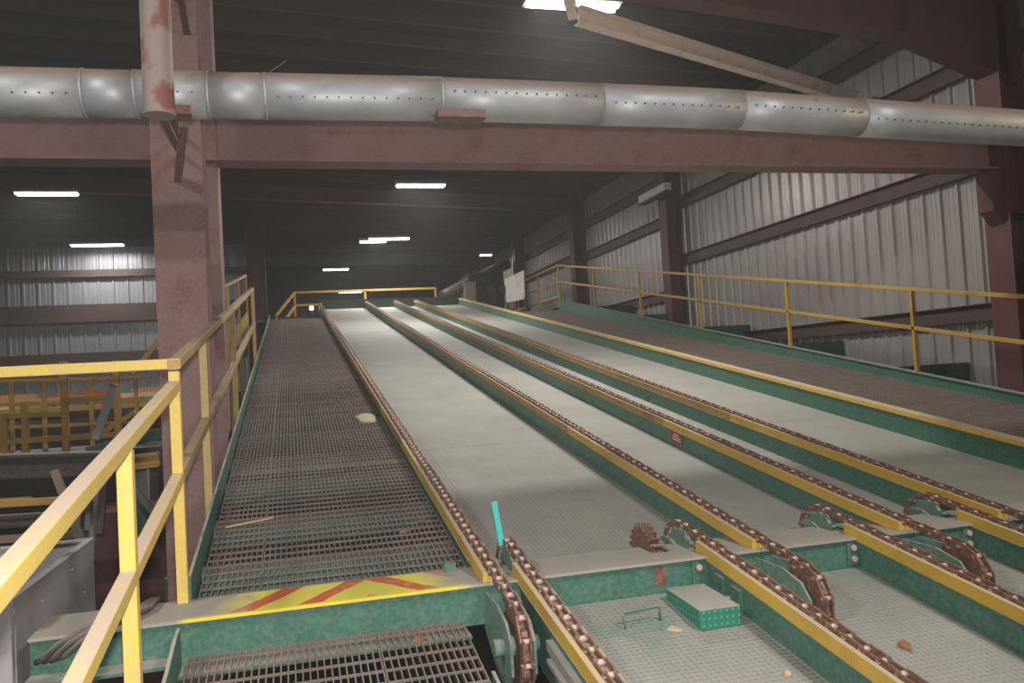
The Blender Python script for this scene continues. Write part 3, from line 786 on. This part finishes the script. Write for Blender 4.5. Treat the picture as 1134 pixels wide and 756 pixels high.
r = empty('railing', (-2.6, 10.3, .45), 'thin yellow railing on the far side of the catwalk', 'railing')
for px_ in (12, 48, 100, 150):
    p = at_y(px_, 420, 10.3); post(r, p.x, 10.3, .45, p.z, 'yellow_far', .045)
for y0_, y1_ in ((424, 418), (450, 442), (476, 467)): rail(r, 'rail', at_y(-60, y0_, 10.3), at_y(165, y1_, 10.3), 'yellow_far', .04)
for i_, (a_, b_, k_, lb_) in enumerate((((-40, 560), (95, 552), 'yellow_far', 'thin yellow rail under the dark beam at the left edge'), ((-40, 600), (98, 590), 'wood3', 'grey plank above the open sheet metal box'), ((60, 520), (90, 600), 'wood3', 'slanting grey plank beside the sheet metal box'), ((118, 505), (110, 590), 'steel_dark', 'dark upright between box and near railing post'))):
    MB().bar(at_y(*a_, 6.9-.1*i_), at_y(*b_, 6.9-.1*i_), .05, .05).build('support_bar', k_, None, lb_, 'bar')
MB().bar(at_y(127, 425, 8.7), at_y(106, 486, 8.7), .10, .06, (1, 0, 0)).build('leaning_post', 'grey', None, 'grey steel bar leaning behind the near railing', 'bar')
# sorting table with lumber
r = empty('sorting_table', (-4, 12.5, FLOOR), 'dark sorting table under the loose lumber at the left', 'table')
MB().box(-8, -1.5, 11.3, 14.2, .78, .9).build('top', 'steel_dark', r)
for x in (-7.5, -4.5, -1.8):
    for y in (11.4, 14.0): MB().box(x-.08, x+.08, y-.08, y+.08, FLOOR, .78).build('leg', 'steel_dark', r)
MB().box(-8, -1.5, 11.25, 11.3, .7, .9).build('apron', 'steel_dark', r)
MB().box(-8, -1.5, 11.235, 11.25, .84, .895).build('edge_strip', 'yellow_far', r)
cols = ['wood', 'wood2', 'wood3', 'wood4', 'tealpaint', 'wood2', 'wood3']
names = dict(wood='pale', wood2='tan', wood3='grey', wood4='reddish', tealpaint='teal painted')
ordn = ['first', 'second', 'third', 'fourth', 'fifth', 'sixth', 'seventh', 'eighth', 'ninth', 'tenth', 'eleventh', 'twelfth']
q_ = 0
for lay, (lname, n_, L0, wd, th) in enumerate((('bottom', 12, 2.1, .3, .06), ('middle', 11, 1.2, .14, .06), ('top', 11, 1.0, .13, .06))):
    for i in range(n_):
        x = -6.9+i*5.2/(n_-1); y = 12.75+random.uniform(-.2, .2); z = .901+lay*.063
        an = math.pi/2+random.uniform(-.12, .12) if lay != 1 else random.uniform(-.2, .2)
        if lay == 1: y = 11.7+(i*5 % 11)*.2; L = 1.2
        else: L = L0*random.uniform(.85, 1.1)
        if lay == 2: an = random.uniform(-.5, .5)+(math.pi/2 if i % 2 else 0); L = .8; y = 11.75+(i*5 % 12)*.12; an = random.uniform(-.9, .9)
        d = Vector((math.cos(an), math.sin(an), 0)); k = cols[q_ % 7]; q_ += 1
        c_ = Vector((x, y, z+th/2))
        MB().bar(c_-d*L/2, c_+d*L/2, wd*.6, th).build('board', k, None, '%s board, %s from the left in the %s layer of the lumber heap' % (names[k], ordn[i], lname), 'board', 'boards in the lumber heap')
# dark machinery below
simple_beam('floor_beam', px9(-150, 549)+Vector((0, -1, 0)), px9(70, 538)+Vector((0, -1, 0)), .05, .05, 'yellow_far', 'yellow edged beam below the catwalk at the left')
simple_beam('floor_beam', at_y(-120, 585, 7.4), at_y(110, 570, 7.4), .1, .09, 'steel_dark', 'dark beam low at the left edge')
simple_beam('floor_beam', at_y(-120, 520, 8.2), at_y(120, 512, 8.2), .25, .2, 'steel_dark', 'dark beam under the catwalk railing')
simple_beam('upright_bar', at_y(100, 545, 7.0), at_y(92, 620, 7.0), .1, .12, 'grey', 'grey upright behind the sheet metal box', 'post', up=(1, 0, 0))
r = empty('conveyor_chute', (-1.5, 8.3, -.6), 'dark green sloping chute between the near railing posts', 'chute')
p, q = at_y(105, 500, 8.4), at_y(172, 540, 8.4)
MB().bar(at_y(100, 500, 8.5), at_y(176, 480, 8.5), .3, .1).build('lip', 'green_dark', r)
MB().bar(at_y(140, 545, 8.0), at_y(172, 590, 8.0), .5, .12).build('pan', 'green_dark', r)
MB().box(-2.2, -1.05, 8.1, 8.9, -1.6, -.05).build('housing', 'maroon_dark', r)
simple_beam('machine_beam', at_y(146, 512, 8.05), at_y(176, 508, 8.05), .15, .12, 'yellow_far', 'short yellow beam seen between the near railing posts')
MB().box(-1.05, -.62, 7.0, 7.5, FLOOR, -.45).build('equipment_stand', 'steel_dark', None, 'dark frame at the foot of the broad column', 'frame')

# ================================================================== TOP RIGHT BACKGROUND
r = empty('display_board', (6.7, 24, 3.0), 'pale upright board behind the end of the right railing', 'board')
a, b, c, d = at_x(560, 307, 6.5), at_x(580, 298, 6.5), at_x(562, 334, 6.5), at_x(581, 330, 6.5)
pa = at_y(559, 309, 25.2); pb = at_y(580, 299, 24.0); pc = at_y(561, 335, 25.2); pd = at_y(581, 331, 24.0)
m = MB(); off = Vector((.03, .02, 0)); m.hexa([pc, pd, pd+off, pc+off, pa, pb, pb+off, pa+off]); m.build('board', 'white', r)
for v in (pc, pd): MB().box(v.x-.01, v.x+.06, v.y-.02, v.y+.03, zr, v.z+.05).build('foot', 'steel_dark', r)
r = empty('feeder_machine', (5.7, 26, 2.9), 'dark feeding machine at the top right of the deck', 'machine')
p0 = at_y(520, 330, 28.5); p1 = at_y(558, 330, 28.5)
MB().box(p0.x, p1.x, 28.4, 30, zt, at_y(540, 302, 28.5).z).build('body', 'clear', r)
MB().box(p0.x+.2, p1.x-.3, 28.38, 28.4, zt+.3, zt+.7).build('cover', 'steel_dark', r)
for k in range(3):
    MB().cyl((p0.x+.3+k*.45, 28.3, zt+.8), (p0.x+.3+k*.45, 28.4, zt+.8), .16, 14).build('roller', 'steel_dark', r)
MB().cyl(at_y(490, 328, 28.2), at_y(562, 292, 29.5), .2, 16).build('duct', 'steel_dark', r)
MB().box(at_y(515, 322, 28.1).x, at_y(527, 322, 28.1).x, 28.1, 28.4, zt, at_y(520, 312, 28.1).z).build('crate', 'wood3', r)

# ================================================================== CEILING LIGHTS
def fixture(x, y, z, label, lit=True, ln=1.2, warm=False, power=1.0, group='fluorescent ceiling lights', halfoff=False):
    r = empty('ceiling_light', (x, y, z), label, 'lamp', group)
    MB().prism([(y-.17, z), (y-.10, z+.09), (y+.10, z+.09), (y+.17, z)], 'x', x-ln/2, x+ln/2).build('housing', 'housing', r)
    g = 'glow_warm' if warm else 'glow'
    for sgn in (-1, 1):
        MB().cyl((x-ln/2+.03, y+sgn*.07, z-.015), (x+ln/2-.03, y+sgn*.07, z-.015), .028, 12).build('tube', g if lit else 'housing', r)
    zt2 = roof_z(x)-.18
    for sx_ in (-1, 1): MB().cyl((x+sx_*ln*.4, y, z+.09), (x+sx_*ln*.4, y, zt2), .006, 6).build('hanger', 'steel_dark', r)
    if lit:
        a_ = area('lamp_light', (x, y, z-.06), LAMP_W*power, ln, (1, .83, .6) if warm else (1, .965, .91), sy=.3)
        a_.parent = r; a_.location = (0, 0, -.06)
LZ = 5.6
def lamp_px(px_, py_, **k):
    d = ray(px_, py_); p = CAM+d*((LZ-CAM.z)/d.z); return (p.x, p.y, LZ)
fixture(*lamp_px(634, 5), label='brightest ceiling light at the top edge of the picture', ln=1.25, power=1.0)
fixture(*lamp_px(466, 205), label='ceiling light below the maroon beam near the middle', ln=1.2, power=.75)
fixture(*lamp_px(431, 264), label='ceiling light farther back, brighter of the overlapping two', ln=1.35, power=.35)
fixture(*lamp_px(413, 267), label='ceiling light just left of and behind another', ln=.9, power=.3)
fixture(*lamp_px(372, 298), label='small far ceiling light above the deck top', ln=1.05, power=.4)
fixture(*lamp_px(52, 214), label='ceiling light at the far left, half unlit', ln=1.3, power=.6)
fixture(*lamp_px(108, 271), label='ceiling light in front of the pale end wall', ln=1.5, power=.35)
fixture(*lamp_px(538, 282), label='small yellowish far light to the right', ln=.5, warm=True, power=.08)
fixture(*lamp_px(388, 323), label='tiny lights far behind the top railing', ln=1.2, power=.3)
pw = at_y(345, 341, 27.5)
e = empty('bulkhead_lamp', pw, 'small warm lamp low beside the top of the left walkway', 'lamp')
MB().cyl(pw, pw+Vector((0, .05, 0)), .07, 14).build('lens', 'glow_warm', e); MB().cyl(pw+Vector((0, .05, 0)), pw+Vector((0, .12, 0)), .085, 14).build('base', 'steel_dark', e)
MB().cyl(pw+Vector((0, .1, -.05)), (pw.x, pw.y+.1, zt), .02, 8).build('stem', 'steel_dark', e)
# the rows go on over and behind the camera
for x, y, lb in ((3.8, -.6, 'ceiling light of the right row above the photographer'), (-4.9, 10.5, 'ceiling light of the left row above the lumber heap'), (-4.9, 1.0, 'ceiling light of the left row beside the photographer')):
    fixture(x, y, LZ, lb, group='ceiling lights outside the view', power=.45 if y > 5 else 1.1)
pl_ = Vector((8.2, 4.3, 3.4))
e = empty('bulkhead_lamp', pl_, 'warm lamp on the right wall outside the picture', 'lamp')
MB().cyl(pl_, pl_+Vector((.06, 0, 0)), .09, 14).build('lens', 'glow_warm', e); MB().cyl(pl_+Vector((.06, 0, 0)), pl_+Vector((.19, 0, 0)), .1, 14).build('base', 'steel_dark', e)
a_ = area('bulkhead_light', (0, 0, 0), 22, .18, (1, .72, .36), (0, math.radians(90), 0)); a_.parent = e; a_.location = (-.03, 0, 0)
# unlit lamp on the wall column
p = at_x(724, 218, 7.8)
r = empty('wall_lamp', p, 'small unlit lamp box fixed to a right wall column', 'lamp')
MB().box(p.x-.1, p.x+.06, p.y-.75, p.y+.6, p.z-.02, p.z+.14).build('housing', 'housing', r)
MB().box(p.x-.11, p.x+.07, p.y-.77, p.y+.62, p.z-.06, p.z-.02).build('rim', 'steel_dark', r)
MB().box(p.x+.06, XW-.12, p.y-.05, p.y+.02, p.z, p.z+.05).build('arm', 'steel_dark', r)

# ================================================================== LITTER
def onslope(x, y, off): return Vector((x, y, zi(y, off)))
m = MB(); m.bar(onslope(-.45, 5.40, GO+.006), onslope(-.17, 5.50, GO+.006), .022, .008); m.build('wood_splinter', 'wood', None, 'long pale wood splinter lying on the left walkway grating', 'splinter')
def chip(x, y, off, sz, an, mat, lab, cat='chip'):
    c, s2 = math.cos(an), math.sin(an); m = MB(); pts = []
    for u, v, h in ((-1, -.3, .1), (-.2, -.5, .3), (.9, -.2, .15), (.7, .35, .0), (-.4, .5, .25)):
        xx, yy = u*sz, v*sz; pts.append((x+xx*c-yy*s2, y+xx*s2+yy*c, h*sz))
    top = [Vector((a, b, zi(b, off)+h+.006)) for a, b, h in pts]; bot = [Vector((a, b, zi(b, off)+.001)) for a, b, h in pts]
    n = len(top); m.add(top+bot, [tuple(range(n)), tuple(range(2*n-1, n-1, -1))]+[(i, n+i, n+(i+1) % n, (i+1) % n) for i in range(n)])
    m.build('bark_chip', mat, None, lab, cat)
chip(.60, 5.0, GO, .045, .4, 'chip', 'brown bark chip on the grating left of the hazard stripes'); chip(.72, 5.15, GO, .03, 1.2, 'chip', 'small bark chip against the left chain beam')
chip(.50, 3.82, GL, .04, .2, 'chip', 'bark chip at the back edge of the front landing grating')
chip(2.52, 3.12, DK, .05, 1.1, 'chip', 'dark splinter beside the second sprocket')
chip(1.64, 3.55, DK, .035, -.5, 'wood', 'pale chip left of the step box'); chip(1.90, 3.06, DK, .025, 1.2, 'wood', 'pale chip at the foot of the lower chain beam')
# sawdust on the far grating
m = MB(); m.v = []
c0 = Vector((.69, 8.5)); n = 14
ring = lambda rr, h: [Vector((c0.x+rr*.12*math.cos(2*math.pi*i/n)*(1+.25*math.sin(i*2.3)), c0.y+rr*.28*math.sin(2*math.pi*i/n), zi(c0.y+rr*.28*math.sin(2*math.pi*i/n), GO)+h)) for i in range(n)]
vs_ = ring(1, .001)+ring(.6, .008)+[Vector((c0.x, c0.y, zi(c0.y, GO)+.012))]
m.add(vs_, [(i, (i+1) % n, n+(i+1) % n, n+i) for i in range(n)]+[(n+i, n+(i+1) % n, 2*n) for i in range(n)]+[tuple(range(n-1, -1, -1))], True)
m.build('sawdust_heap', 'sawdust', None, 'small heap of pale sawdust on the left walkway', 'sawdust', kind='stuff')
